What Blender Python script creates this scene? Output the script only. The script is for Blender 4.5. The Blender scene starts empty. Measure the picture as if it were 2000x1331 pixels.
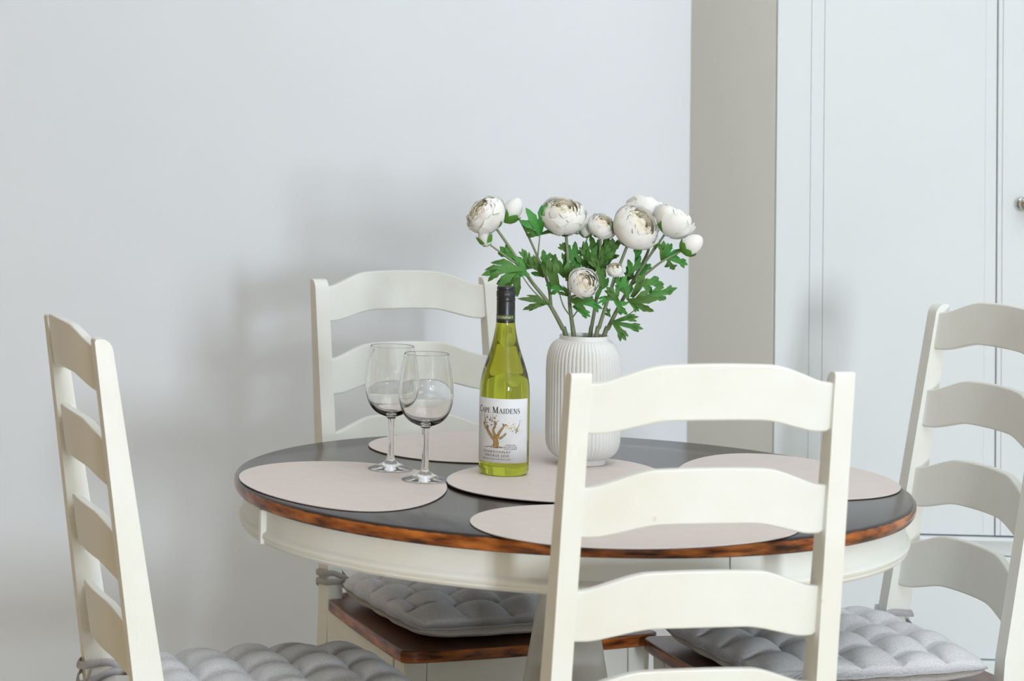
import bpy, bmesh, math, random
from mathutils import Vector, Matrix, Quaternion

random.seed(7)
scene = bpy.context.scene
col = scene.collection
PI = math.pi

# ------------------------------------------------------------------ camera
CAM = Vector((-0.423795, -3.836623, 1.361698))
CR = Vector((0.999047886, 0.039744669, 0.01799119)).normalized()
CU = Vector((-0.016527077, -0.036864318, 0.999183606))
CF = Vector((-0.040375455, 0.998529611, 0.036172356)).normalized()
CU = CR.cross(CF).normalized()
FPX, PPX, PPY = 4626.48, 420.43, 23.60
cam_data = bpy.data.cameras.new('camera')
cam = bpy.data.objects.new('camera', cam_data)
col.objects.link(cam)
m = Matrix.Identity(4)
for i in range(3):
    m[i][0] = CR[i]; m[i][1] = CU[i]; m[i][2] = -CF[i]; m[i][3] = CAM[i]
cam.matrix_world = m
cam_data.sensor_width = 36.0
cam_data.lens = FPX * 36.0 / 2000.0
cam_data.shift_x = (1000.0 - PPX) / 2000.0
cam_data.shift_y = (PPY - 665.5) / 2000.0
cam_data.dof.use_dof = True
cam_data.dof.focus_distance = 3.88
cam_data.dof.aperture_fstop = 6.3
scene.camera = cam


def at(px, py, y=None, z=None):
    """photo pixel -> point on the plane y=const or z=const"""
    d = CR * ((px - PPX) / FPX) - CU * ((py - PPY) / FPX) + CF
    t = (y - CAM.y) / d.y if y is not None else (z - CAM.z) / d.z
    return CAM + d * t


# ------------------------------------------------------------------ world, light, exposure
w = bpy.data.worlds.new('world')
scene.world = w
w.use_nodes = True
bg = w.node_tree.nodes['Background']
bg.inputs[0].default_value = (0.95, 0.98, 1.0, 1)
bg.inputs[1].default_value = 1.0


def area_light(name, loc, target, sx, sy, power, color):
    ld = bpy.data.lights.new(name, 'AREA')
    ld.shape = 'RECTANGLE'; ld.size = sx; ld.size_y = sy
    ld.energy = power; ld.color = color
    o = bpy.data.objects.new(name, ld); col.objects.link(o)
    o.location = loc
    o.rotation_euler = (Vector(target) - Vector(loc)).to_track_quat('-Z', 'Y').to_euler()
    return o


# daylight coming in through the window behind the camera
WX, WZ, WYW, WW, WH = 2.0, 1.5, -8.6, 0.65, 1.3
area_light('window_daylight', (WX, WYW - 0.06, WZ), (WX, 0, WZ), WW, WH, 500, (0.88, 0.945, 1.0))
# added overhead fill lamp, no known source, over the right half of the room
RX0, RX1, RY0, RY1 = -0.3, 2.3, -3.6, 0.2
area_light('added_top_fill', ((RX0 + RX1) / 2, (RY0 + RY1) / 2, 3.76), ((RX0 + RX1) / 2, (RY0 + RY1) / 2 + 0.0001, 0), RX1 - RX0, RY1 - RY0, 66, (0.91, 0.96, 1.0))

scene.view_settings.view_transform = 'Standard'
scene.view_settings.look = 'None'
scene.view_settings.gamma = 1.0
scene.view_settings.use_curve_mapping = False
scene.view_settings.exposure = -0.21
scene.cycles.use_denoising = True
scene.cycles.max_bounces = 14
scene.cycles.transmission_bounces = 12
scene.cycles.transparent_max_bounces = 16


# ------------------------------------------------------------------ materials
def srgb(r, g, b):
    f = lambda c: (c / 12.92 if c <= 0.04045 else ((c + 0.055) / 1.055) ** 2.4)
    return (f(r / 255), f(g / 255), f(b / 255), 1)


def mat(name):
    mm = bpy.data.materials.new(name)
    mm.use_nodes = True
    return mm, mm.node_tree, mm.node_tree.nodes['Principled BSDF']


def N(nt, kind, **kw):
    n = nt.nodes.new(kind)
    for k, v in kw.items():
        setattr(n, k, v)
    return n


def ramp(nt, stops):
    r = N(nt, 'ShaderNodeValToRGB')
    el = r.color_ramp.elements
    el[0].position, el[0].color = stops[0]
    el[1].position, el[1].color = stops[-1]
    for p, c in stops[1:-1]:
        e = el.new(p); e.color = c
    return r


def simple(name, c, rough=0.5, noise=0.0, scale=20, bump=0.0, bscale=200, c2=None, stretch=None, spec=0.5, coords='Object'):
    mm, nt, b = mat(name)
    b.inputs['Roughness'].default_value = rough
    b.inputs['Specular IOR Level'].default_value = spec
    b.inputs['Base Color'].default_value = c
    tc = N(nt, 'ShaderNodeTexCoord')
    src = tc.outputs[coords]
    if stretch:
        mp = N(nt, 'ShaderNodeMapping'); mp.inputs['Scale'].default_value = stretch
        nt.links.new(src, mp.inputs[0]); src = mp.outputs[0]
    if c2 is not None:
        n = N(nt, 'ShaderNodeTexNoise'); n.inputs['Scale'].default_value = scale; n.inputs['Detail'].default_value = 5
        nt.links.new(src, n.inputs['Vector'])
        r = ramp(nt, [(0.5 - noise, c), (0.5 + noise, c2)])
        nt.links.new(n.outputs[0], r.inputs[0]); nt.links.new(r.outputs[0], b.inputs['Base Color'])
    if bump:
        n2 = N(nt, 'ShaderNodeTexNoise'); n2.inputs['Scale'].default_value = bscale; n2.inputs['Detail'].default_value = 4
        nt.links.new(src, n2.inputs['Vector'])
        bp = N(nt, 'ShaderNodeBump'); bp.inputs['Strength'].default_value = bump; bp.inputs['Distance'].default_value = 0.002
        nt.links.new(n2.outputs[0], bp.inputs['Height']); nt.links.new(bp.outputs[0], b.inputs['Normal'])
    return mm


M_wall = simple('painted_plaster', srgb(229, 234, 241), 0.75, 0.25, 1.6, 0.12, 60, srgb(224, 230, 237), spec=0.2)
M_side = simple('painted_side', srgb(240, 242, 238), 0.7, 0.2, 2.0, 0.06, 80, srgb(236, 238, 234), spec=0.2)
M_tan = simple('tan_bounce_wall_paint', srgb(172, 144, 100), 0.7, 0.2, 2.0, 0.06, 80, srgb(166, 138, 95), spec=0.2)  # tan invented for the unseen left wall, to bounce warm light onto left-facing sides
M_joinery = simple('joinery_paint', srgb(216, 222, 226), 0.5, 0.25, 3.0, 0.05, 50, srgb(211, 218, 222), spec=0.35)
M_floor = simple('oak_boards', srgb(226, 211, 188), 0.45, 0.2, 6, 0.1, 40, srgb(212, 195, 168), stretch=(1, 8, 1))


def chair_paint():
    mm, nt, b = mat('cream_chair_paint')
    b.inputs['Roughness'].default_value = 0.42
    b.inputs['Specular IOR Level'].default_value = 0.4
    tc = N(nt, 'ShaderNodeTexCoord')
    n = N(nt, 'ShaderNodeTexNoise'); n.inputs['Scale'].default_value = 9; n.inputs['Detail'].default_value = 6
    nt.links.new(tc.outputs['Object'], n.inputs['Vector'])
    r = ramp(nt, [(0.3, srgb(231, 233, 230)), (0.75, srgb(225, 225, 215))])
    nt.links.new(n.outputs[0], r.inputs[0])
    # rubbed scuffs
    n2 = N(nt, 'ShaderNodeTexNoise'); n2.inputs['Scale'].default_value = 38; n2.inputs['Detail'].default_value = 3
    nt.links.new(tc.outputs['Object'], n2.inputs['Vector'])
    r2 = ramp(nt, [(0.74, (0, 0, 0, 1)), (0.80, (0.7, 0.7, 0.7, 1))])
    nt.links.new(n2.outputs[0], r2.inputs[0])
    mx = N(nt, 'ShaderNodeMix', data_type='RGBA')
    nt.links.new(r2.outputs[0], mx.inputs[0]); nt.links.new(r.outputs[0], mx.inputs[6])
    mx.inputs[7].default_value = srgb(196, 180, 150)
    nt.links.new(mx.outputs[2], b.inputs['Base Color'])
    # brush marks
    mp = N(nt, 'ShaderNodeMapping'); mp.inputs['Scale'].default_value = (6, 60, 60)
    nt.links.new(tc.outputs['Object'], mp.inputs[0])
    n3 = N(nt, 'ShaderNodeTexNoise'); n3.inputs['Scale'].default_value = 4; n3.inputs['Detail'].default_value = 3
    nt.links.new(mp.outputs[0], n3.inputs['Vector'])
    bp = N(nt, 'ShaderNodeBump'); bp.inputs['Strength'].default_value = 0.12; bp.inputs['Distance'].default_value = 0.001
    nt.links.new(n3.outputs[0], bp.inputs['Height']); nt.links.new(bp.outputs[0], b.inputs['Normal'])
    return mm


M_paint = chair_paint()


def stained_wood(name, dark, dark2, o1, o2, rough, stretch):
    """dark stained top, edges rubbed back to orange wood"""
    mm, nt, b = mat(name)
    b.inputs['Roughness'].default_value = rough
    b.inputs['Specular IOR Level'].default_value = 0.32
    tc = N(nt, 'ShaderNodeTexCoord')
    mp = N(nt, 'ShaderNodeMapping'); mp.inputs['Scale'].default_value = stretch
    nt.links.new(tc.outputs['Object'], mp.inputs[0])
    n = N(nt, 'ShaderNodeTexNoise'); n.inputs['Scale'].default_value = 3; n.inputs['Detail'].default_value = 6
    nt.links.new(mp.outputs[0], n.inputs['Vector'])
    r = ramp(nt, [(0.3, dark), (0.72, dark2)]); nt.links.new(n.outputs[0], r.inputs[0])
    # edge colour
    n2 = N(nt, 'ShaderNodeTexNoise'); n2.inputs['Scale'].default_value = 16; n2.inputs['Detail'].default_value = 6
    mp2 = N(nt, 'ShaderNodeMapping'); mp2.inputs['Scale'].default_value = (1, 1, 5)
    nt.links.new(tc.outputs['Object'], mp2.inputs[0]); nt.links.new(mp2.outputs[0], n2.inputs['Vector'])
    r2 = ramp(nt, [(0.34, srgb(52, 30, 18)), (0.46, o1), (0.66, o2)]); nt.links.new(n2.outputs[0], r2.inputs[0])
    g = N(nt, 'ShaderNodeNewGeometry'); sx = N(nt, 'ShaderNodeSeparateXYZ'); nt.links.new(g.outputs['Normal'], sx.inputs[0])
    ab = N(nt, 'ShaderNodeMath', operation='ABSOLUTE'); nt.links.new(sx.outputs[2], ab.inputs[0])
    n4 = N(nt, 'ShaderNodeTexNoise'); n4.inputs['Scale'].default_value = 45
    nt.links.new(tc.outputs['Object'], n4.inputs['Vector'])
    ad = N(nt, 'ShaderNodeMath', operation='MULTIPLY_ADD'); ad.inputs[1].default_value = 0.5; ad.inputs[2].default_value = -0.25
    nt.links.new(n4.outputs[0], ad.inputs[0])
    sm = N(nt, 'ShaderNodeMath', operation='ADD'); nt.links.new(ab.outputs[0], sm.inputs[0]); nt.links.new(ad.outputs[0], sm.inputs[1])
    r3 = ramp(nt, [(0.45, (1, 1, 1, 1)), (0.62, (0, 0, 0, 1))]); nt.links.new(sm.outputs[0], r3.inputs[0])
    mx = N(nt, 'ShaderNodeMix', data_type='RGBA')
    nt.links.new(r3.outputs[0], mx.inputs[0]); nt.links.new(r.outputs[0], mx.inputs[6]); nt.links.new(r2.outputs[0], mx.inputs[7])
    nt.links.new(mx.outputs[2], b.inputs['Base Color'])
    bp = N(nt, 'ShaderNodeBump'); bp.inputs['Strength'].default_value = 0.05; bp.inputs['Distance'].default_value = 0.001
    nt.links.new(n.outputs[0], bp.inputs['Height']); nt.links.new(bp.outputs[0], b.inputs['Normal'])
    return mm


M_top = stained_wood('dark_table_wood', srgb(40, 34, 31), srgb(58, 49, 44), srgb(126, 68, 30), srgb(186, 110, 48), 0.2, (1.2, 10, 4))
M_seat = stained_wood('dark_seat_wood', srgb(96, 62, 48), srgb(122, 82, 62), srgb(130, 72, 34), srgb(186, 110, 52), 0.28, (8, 1.2, 4))
M_mat = simple('taupe_leatherette', srgb(219, 208, 202), 0.55, 0.2, 30, 0.25, 420, srgb(214, 203, 197), spec=0.4)
M_matedge = simple('mat_backing', srgb(70, 66, 66), 0.7, spec=0.3)


def fabric(name, c):
    mm, nt, b = mat(name)
    b.inputs['Roughness'].default_value = 0.85
    b.inputs['Specular IOR Level'].default_value = 0.2
    b.inputs['Sheen Weight'].default_value = 0.15
    tc = N(nt, 'ShaderNodeTexCoord')
    n = N(nt, 'ShaderNodeTexNoise'); n.inputs['Scale'].default_value = 420; n.inputs['Detail'].default_value = 2
    nt.links.new(tc.outputs['Object'], n.inputs['Vector'])
    r = ramp(nt, [(0.35, tuple(x * 0.82 for x in c[:3]) + (1,)), (0.65, c)])
    nt.links.new(n.outputs[0], r.inputs[0]); nt.links.new(r.outputs[0], b.inputs['Base Color'])
    wv = N(nt, 'ShaderNodeTexWave'); wv.inputs['Scale'].default_value = 160; wv.inputs['Distortion'].default_value = 2
    nt.links.new(tc.outputs['Object'], wv.inputs['Vector'])
    bp = N(nt, 'ShaderNodeBump'); bp.inputs['Strength'].default_value = 0.25; bp.inputs['Distance'].default_value = 0.0006
    nt.links.new(wv.outputs[0], bp.inputs['Height']); nt.links.new(bp.outputs[0], b.inputs['Normal'])
    return mm


M_cush = fabric('grey_cushion_cotton', srgb(216, 216, 219))
M_tie = fabric('grey_tie_tape', srgb(178, 178, 182))


def glass(name, c, ior=1.5, rough=0.0):
    mm, nt, b = mat(name)
    b.inputs['Base Color'].default_value = c
    b.inputs['Roughness'].default_value = rough
    b.inputs['IOR'].default_value = ior
    b.inputs['Transmission Weight'].default_value = 1.0
    return mm


M_glass = glass('clear_glass', (0.985, 0.99, 0.99, 1), 1.48)
M_green = glass('green_bottle_glass', (0.56, 0.62, 0.055, 1), 1.45)
M_cap = simple('black_screw_cap', srgb(30, 32, 38), 0.3, spec=0.6)
M_capband = simple('green_cap_band', srgb(62, 84, 34), 0.4)
M_label = simple('label_paper', srgb(232, 233, 236), 0.55, 0.2, 60, 0.05, 500, srgb(226, 228, 232), spec=0.3)
M_ink = simple('dark_ink', srgb(44, 44, 50), 0.5)
M_ink2 = simple('grey_ink', srgb(104, 98, 104), 0.5)
M_gold = simple('gold_foil', srgb(212, 178, 112), 0.35, 0.2, 300, c2=srgb(160, 124, 66))
M_gold.node_tree.nodes['Principled BSDF'].inputs['Metallic'].default_value = 0.35
M_pale = simple('pale_gold_ink', srgb(214, 200, 132), 0.45)
M_white_ink = simple('cream_ink', srgb(225, 228, 205), 0.5)
M_vase = simple('white_glazed_stoneware', srgb(236, 237, 236), 0.2, 0.2, 12, 0.0, 1, srgb(231, 232, 231))
M_petal = simple('white_petal_silk', srgb(252, 252, 250), 0.6, 0.2, 80, 0.1, 300, srgb(249, 248, 244), spec=0.2)
M_petal2 = simple('cream_petal_silk', srgb(252, 246, 230), 0.6, 0.2, 80, 0.1, 300, srgb(249, 240, 216), spec=0.2)
for mm_ in (M_petal, M_petal2):
    nt_ = mm_.node_tree; bs = nt_.nodes['Principled BSDF']
    tr = N(nt_, 'ShaderNodeBsdfTranslucent'); ms = N(nt_, 'ShaderNodeMixShader'); ms.inputs[0].default_value = 0.25
    tr.inputs[0].default_value = (0.97, 0.965, 0.94, 1)
    nt_.links.new(bs.outputs[0], ms.inputs[1]); nt_.links.new(tr.outputs[0], ms.inputs[2])
    nt_.links.new(ms.outputs[0], nt_.nodes['Material Output'].inputs['Surface'])
M_leaf = simple('green_leaf_silk', srgb(46, 116, 46), 0.42, 0.25, 26, 0.3, 160, srgb(78, 140, 60), spec=0.4)
nt_ = M_leaf.node_tree
_b = nt_.nodes['Principled BSDF']; _src = _b.inputs['Base Color'].links[0].from_socket
_oi = N(nt_, 'ShaderNodeObjectInfo'); _hs = N(nt_, 'ShaderNodeHueSaturation')
_mr = N(nt_, 'ShaderNodeMapRange'); _mr.inputs[3].default_value = 0.65; _mr.inputs[4].default_value = 1.25
_mh = N(nt_, 'ShaderNodeMapRange'); _mh.inputs[3].default_value = 0.455; _mh.inputs[4].default_value = 0.51
nt_.links.new(_oi.outputs['Random'], _mr.inputs[0]); nt_.links.new(_oi.outputs['Random'], _mh.inputs[0])
nt_.links.new(_mh.outputs[0], _hs.inputs['Hue']); nt_.links.new(_mr.outputs[0], _hs.inputs['Value'])
nt_.links.new(_src, _hs.inputs['Color']); nt_.links.new(_hs.outputs[0], _b.inputs['Base Color'])
M_sepal = simple('sepal_green', srgb(96, 150, 52), 0.45, 0.2, 40, c2=srgb(74, 128, 44))
M_stem = simple('stem_plastic', srgb(112, 132, 92), 0.45, 0.2, 60, c2=srgb(134, 140, 112))
M_metal = simple('polished_nickel', srgb(190, 190, 185), 0.16)
M_metal.node_tree.nodes['Principled BSDF'].inputs['Metallic'].default_value = 1.0
M_frame = simple('window_frame_paint', srgb(240, 240, 238), 0.4)


# ------------------------------------------------------------------ helpers
def link(o, parent=None):
    col.objects.link(o)
    if parent is not None:
        o.parent = parent
    return o


def mesh_obj(name, verts, faces, material, parent=None, smooth=True, angle=38, bevel=0.0, seg=2):
    me = bpy.data.meshes.new(name)
    me.from_pydata([tuple(v) for v in verts], [], faces)
    bm = bmesh.new(); bm.from_mesh(me)
    bmesh.ops.recalc_face_normals(bm, faces=bm.faces)
    bm.to_mesh(me); bm.free()
    me.materials.append(material)
    if smooth:
        me.shade_smooth()
        me.set_sharp_from_angle(angle=math.radians(angle))
    o = link(bpy.data.objects.new(name, me), parent)
    if bevel:
        bv = o.modifiers.new('bevel', 'BEVEL'); bv.width = bevel; bv.segments = seg; bv.limit_method = 'ANGLE'; bv.angle_limit = math.radians(40)
        bv.harden_normals = True
    return o


def empty(name, loc=(0, 0, 0), rz=0.0):
    o = bpy.data.objects.new(name, None)
    o.location = loc; o.rotation_euler = (0, 0, rz)
    o.empty_display_size = 0.05
    return link(o)


def tag(o, label=None, cat=None, group=None, kind=None):
    if label: o['label'] = label
    if cat: o['category'] = cat
    if group: o['group'] = group
    if kind: o['kind'] = kind
    return o


def boxv(x0, x1, y0, y1, z0, z1):
    v = [(x, y, z) for z in (z0, z1) for y in (y0, y1) for x in (x0, x1)]
    f = [(0, 1, 3, 2), (4, 6, 7, 5), (0, 4, 5, 1), (2, 3, 7, 6), (0, 2, 6, 4), (1, 5, 7, 3)]
    return v, f


def box(name, x0, x1, y0, y1, z0, z1, material, parent=None, bevel=0.002):
    v, f = boxv(x0, x1, y0, y1, z0, z1)
    return mesh_obj(name, v, f, material, parent, bevel=bevel)


def prism(name, pts, z0, z1, material, parent=None, bevel=0.0):
    """vertical prism from a closed outline of (x, y)"""
    n = len(pts)
    v = [(x, y, z0) for x, y in pts] + [(x, y, z1) for x, y in pts]
    f = [tuple(range(n - 1, -1, -1)), tuple(range(n, 2 * n))] + [(i, (i + 1) % n, n + (i + 1) % n, n + i) for i in range(n)]
    return mesh_obj(name, v, f, material, parent, bevel=bevel)


def lathe_data(profile, n=64, mod=None, closed_bottom=False, closed_top=False):
    v, f = [], []
    for j, (r, z) in enumerate(profile):
        for i in range(n):
            a = 2 * PI * i / n
            rr = r if mod is None else mod(r, z, a, j)
            v.append((rr * math.cos(a), rr * math.sin(a), z))
    for j in range(len(profile) - 1):
        for i in range(n):
            k = (i + 1) % n
            f.append((j * n + i, j * n + k, (j + 1) * n + k, (j + 1) * n + i))
    if closed_bottom:
        f.append(tuple(range(n - 1, -1, -1)))
    if closed_top:
        b = (len(profile) - 1) * n
        f.append(tuple(range(b, b + n)))
    return v, f


def lathe(name, profile, material, parent=None, n=64, mod=None, cb=False, ct=False, angle=38):
    v, f = lathe_data(profile, n, mod, cb, ct)
    return mesh_obj(name, v, f, material, parent, angle=angle)


def spline(pts, per=6):
    """Catmull-Rom through points"""
    P = [Vector(p) for p in pts]
    if len(P) < 3:
        return [P[0].lerp(P[-1], i / per) for i in range(per + 1)]
    P = [P[0] * 2 - P[1]] + P + [P[-1] * 2 - P[-2]]
    out = []
    for i in range(1, len(P) - 2):
        for k in range(per):
            t = k / per
            a, b, c, d = P[i - 1], P[i], P[i + 1], P[i + 2]
            out.append(0.5 * ((2 * b) + (c - a) * t + (2 * a - 5 * b + 4 * c - d) * t * t + (3 * b - a - 3 * c + d) * t ** 3))
    out.append(P[-2])
    return out


def tube_data(path, rads, n=8, flat=1.0):
    v, f = [], []
    up = Vector((0.13, 0.31, 0.94))
    m_ = len(path)
    for i, p in enumerate(path):
        t = (path[min(i + 1, m_ - 1)] - path[max(i - 1, 0)]).normalized()
        s = t.cross(up)
        if s.length < 1e-3: s = t.cross(Vector((1, 0, 0)))
        s.normalize(); u = s.cross(t).normalized()
        r = rads[i] if isinstance(rads, (list, tuple)) else rads
        for k in range(n):
            a = 2 * PI * k / n
            v.append(p + s * (math.cos(a) * r * flat) + u * (math.sin(a) * r))
    for i in range(m_ - 1):
        for k in range(n):
            q = (k + 1) % n
            f.append((i * n + k, i * n + q, (i + 1) * n + q, (i + 1) * n + k))
    f.append(tuple(range(n - 1, -1, -1))); f.append(tuple(range((m_ - 1) * n, m_ * n)))
    return v, f


def tube(name, path, rads, material, parent=None, n=8, flat=1.0):
    v, f = tube_data(path, rads, n, flat)
    return mesh_obj(name, v, f, material, parent, angle=60)


def copy_tree(o, parent=None):
    c = o.copy(); col.objects.link(c); c.parent = parent
    for ch in list(o.children):
        copy_tree(ch, c)
    return c


def sstep(a, b, x):
    t = max(0.0, min(1.0, (x - a) / (b - a)))
    return t * t * (3 - 2 * t)


# ------------------------------------------------------------------ the room
YB, YC = 1.38, 1.10          # back wall, cupboard front
XC0, XC1 = 0.4074, 0.5408    # where the wall meets the cupboard side, cupboard front corner
ROOM_L, ROOM_R, ROOM_F, ROOM_H = -2.8, 3.0, -8.75, 3.7

tag(box('floor', ROOM_L, ROOM_R, ROOM_F, YB + 0.1, -0.06, 0.0, M_floor, bevel=0), kind='structure')
tag(box('wall_back', ROOM_L, XC0, YB, YB + 0.1, 0, ROOM_H, M_wall, bevel=0), kind='structure')
tag(prism('wall_side', [(XC0, YB + 0.1), (XC0, YB), (XC1 - 0.0025, YC + 0.011), (XC1 + 0.0, YC + 0.012), (XC1 + 0.02, YC + 0.05), (XC1 + 0.02, YB + 0.1)], 0, ROOM_H, M_side), kind='structure')
tag(box('wall_left', ROOM_L - 0.1, ROOM_L, ROOM_F - 0.1, YB + 0.1, 0, ROOM_H, M_tan, bevel=0), kind='structure')
tag(box('wall_right', ROOM_R, ROOM_R + 0.1, ROOM_F - 0.1, YB + 0.1, 0, ROOM_H, M_wall, bevel=0), kind='structure')
# window wall behind the camera
wf = tag(empty('wall_front'), kind='structure')
wx0, wx1, wz0, wz1 = WX - WW / 2, WX + WW / 2, WZ - WH / 2, WZ + WH / 2
box('wall_piece', ROOM_L, wx0, ROOM_F, WYW, 0, ROOM_H, M_wall, wf, 0)
box('wall_piece', wx1, ROOM_R, ROOM_F, WYW, 0, ROOM_H, M_wall, wf, 0)
box('wall_piece', wx0, wx1, ROOM_F, WYW, 0, wz0, M_wall, wf, 0)
box('wall_piece', wx0, wx1, ROOM_F, WYW, wz1, ROOM_H, M_wall, wf, 0)
wn = tag(empty('window_1'), kind='structure')
box('window_frame', wx0, wx0 + 0.05, WYW - 0.05, WYW, wz0, wz1, M_frame, wn)
box('window_frame', wx1 - 0.05, wx1, WYW - 0.05, WYW, wz0, wz1, M_frame, wn)
box('window_frame', wx0, wx1, WYW - 0.05, WYW, wz0, wz0 + 0.05, M_frame, wn)
box('window_frame', wx0, wx1, WYW - 0.05, WYW, wz1 - 0.05, wz1, M_frame, wn)
box('mullion', WX - 0.03, WX + 0.03, WYW - 0.05, WYW, wz0, wz1, M_frame, wn)
box('window_sill', wx0 - 0.05, wx1 + 0.05, WYW - 0.02, WYW + 0.12, wz0 - 0.03, wz0, M_frame, wn)

# ceiling with an invented opening for the added overhead fill
ce = tag(empty('ceiling'), kind='structure')
box('ceiling_piece', ROOM_L, RX0, ROOM_F, YB + 0.1, ROOM_H, ROOM_H + 0.12, M_frame, ce, 0)
box('ceiling_piece', RX1, ROOM_R, ROOM_F, YB + 0.1, ROOM_H, ROOM_H + 0.12, M_frame, ce, 0)
box('ceiling_piece', RX0, RX1, ROOM_F, RY0, ROOM_H, ROOM_H + 0.12, M_frame, ce, 0)
box('ceiling_piece', RX0, RX1, RY1, YB + 0.1, ROOM_H, ROOM_H + 0.12, M_frame, ce, 0)

# built-in cupboard: corner stile, bead, two doors, rail, lower panel, skirting
ZD0 = 0.493   # bottom of the doors
tag(box('trim_1', XC1, 0.6100, YC, YC + 0.05, 0.245, ROOM_H, M_joinery, bevel=0.0008), kind='structure')
tag(box('trim_2', 0.6101, 0.6366, YC - 0.0012, YC + 0.05, ZD0, ROOM_H, M_joinery, bevel=0.0008), kind='structure')
d1 = tag(empty('door_1'), kind='structure')
box('door_panel', 0.6375, 0.9660, YC, YC + 0.03, ZD0 + 0.003, ROOM_H, M_joinery, d1, 0.0003)
box('door_stile', 0.9660, 0.9885, YC - 0.0004, YC + 0.03, ZD0 + 0.003, ROOM_H, M_joinery, d1, 0.0003)
d2 = tag(empty('door_2'), kind='structure')
box('door_bead', 0.9902, 1.0000, YC - 0.004, YC + 0.03, ZD0 + 0.003, ROOM_H, M_joinery, d2, 0.002)
box('door_panel', 1.0006, 1.55, YC - 0.002, YC + 0.03, ZD0 + 0.003, ROOM_H, M_joinery, d2, 0.0015)
kn_pos = at(1996, 399, y=YC - 0.02)
kv, kf = lathe_data([(0.0005, 0.0), (0.010, 0.0), (0.0115, 0.002), (0.007, 0.005), (0.0055, 0.012), (0.009, 0.016), (0.0135, 0.022), (0.015, 0.028), (0.013, 0.035), (0.007, 0.039), (0.0005, 0.040)], 32)
kn = mesh_obj('knob', kv, kf, M_metal, d2)
kn.rotation_euler = (PI / 2, 0, 0); kn.location = (kn_pos.x + 0.006, YC - 0.002, kn_pos.z)
tag(box('trim_3', 1.5505, ROOM_R, YC, YC + 0.05, 0, ROOM_H, M_joinery, bevel=0.003), kind='structure')
# moulded rail under the doors
prof = [(YC + 0.05, ZD0), (YC - 0.010, ZD0), (YC - 0.012, ZD0 - 0.006), (YC - 0.009, ZD0 - 0.012), (YC - 0.004, ZD0 - 0.018), (YC - 0.003, ZD0 - 0.030), (YC + 0.0, ZD0 - 0.038), (YC + 0.05, ZD0 - 0.038)]
v = [(0.6105, y, z) for y, z in prof] + [(1.55, y, z) for y, z in prof]
n_ = len(prof)
f = [tuple(range(n_)), tuple(range(2 * n_ - 1, n_ - 1, -1))] + [(i, n_ + i, n_ + (i + 1) % n_, (i + 1) % n_) for i in range(n_)]
tag(mesh_obj('trim_4', v, f, M_joinery), kind='structure')
tag(box('wall_cupboard_base', 0.6105, 1.55, YC, YC + 0.05, 0.245, ZD0 - 0.040, M_joinery, bevel=0.001), kind='structure')
tag(box('baseboard_right', XC1 - 0.004, 1.55, YC - 0.012, YC + 0.05, 0, 0.243, M_joinery, bevel=0.004), kind='structure')

# ------------------------------------------------------------------ chairs
ZS, H = 0.46, 1.0174
W0, W1, PA, RK, D0, D1 = 0.1999, 0.1953, 0.0281, 0.1345, 0.0475, 0.0248
ST = [(1.0036, 0.9379), (0.8673, 0.8013), (0.7310, 0.6630), (0.5995, 0.5224)]
SEAT_Z, SEAT_T, WF, SD = 0.4327, 0.022, 0.2522, 0.4709


def y_rear(z):
    if z >= ZS: return -RK * (z - ZS)
    return -0.045 * ((ZS - z) / ZS) ** 2 + 0.6 * RK * (ZS - z) * max(0, 1 - (ZS - z) / 0.12) * 0.5


def dep(z):
    if z >= ZS: return D0 + (D1 - D0) * (z - ZS) / (H - ZS)
    return D0 + (0.034 - D0) * (ZS - z) / ZS


def wout(z):
    return W0 + (W1 - W0) * (max(z, 0.3) - ZS) / (H - ZS)


def make_post(side, parent):
    lev = []
    zs = [0, 0.12, 0.24, 0.34, 0.40, 0.44, 0.48, 0.55, 0.65, 0.75, 0.85, 0.94, 0.99]
    for z in zs:
        lev.append(((y_rear(z), z), (y_rear(z) + dep(z), z)))
    yr, d = y_rear(H), D1
    # rounded head: generous on the front corner
    for k in range(0, 7):
        a = k / 6 * PI / 2
        zf = H - 0.017 + 0.017 * math.sin(a); yf = y_rear(zf) + dep(zf) - 0.014 * (1 - math.cos(a))
        zr = H - 0.006 + 0.006 * math.sin(a); yr_ = y_rear(zr) + 0.004 * (1 - math.cos(a))
        lev.append(((yr_, zr), (yf, zf)))
    v, f = [], []
    for (r, fr) in lev:
        for (y, z) in (r, fr):
            wo = wout(z)
            v.append((side * wo, y, z)); v.append((side * (wo - PA), y, z))
    # per level: 0 outer-rear 1 inner-rear 2 outer-front 3 inner-front
    for i in range(len(lev) - 1):
        a, b = i * 4, i * 4 + 4
        f += [(a, a + 1, b + 1, b), (a + 1, a + 3, b + 3, b + 1), (a + 3, a + 2, b + 2, b + 3), (a + 2, a, b, b + 2)]
    f.append((0, 2, 3, 1)); e = (len(lev) - 1) * 4
    f.append((e, e + 1, e + 3, e + 2))
    return mesh_obj('back_post', v, f, M_paint, parent, bevel=0.0028, seg=2, angle=50)


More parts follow.
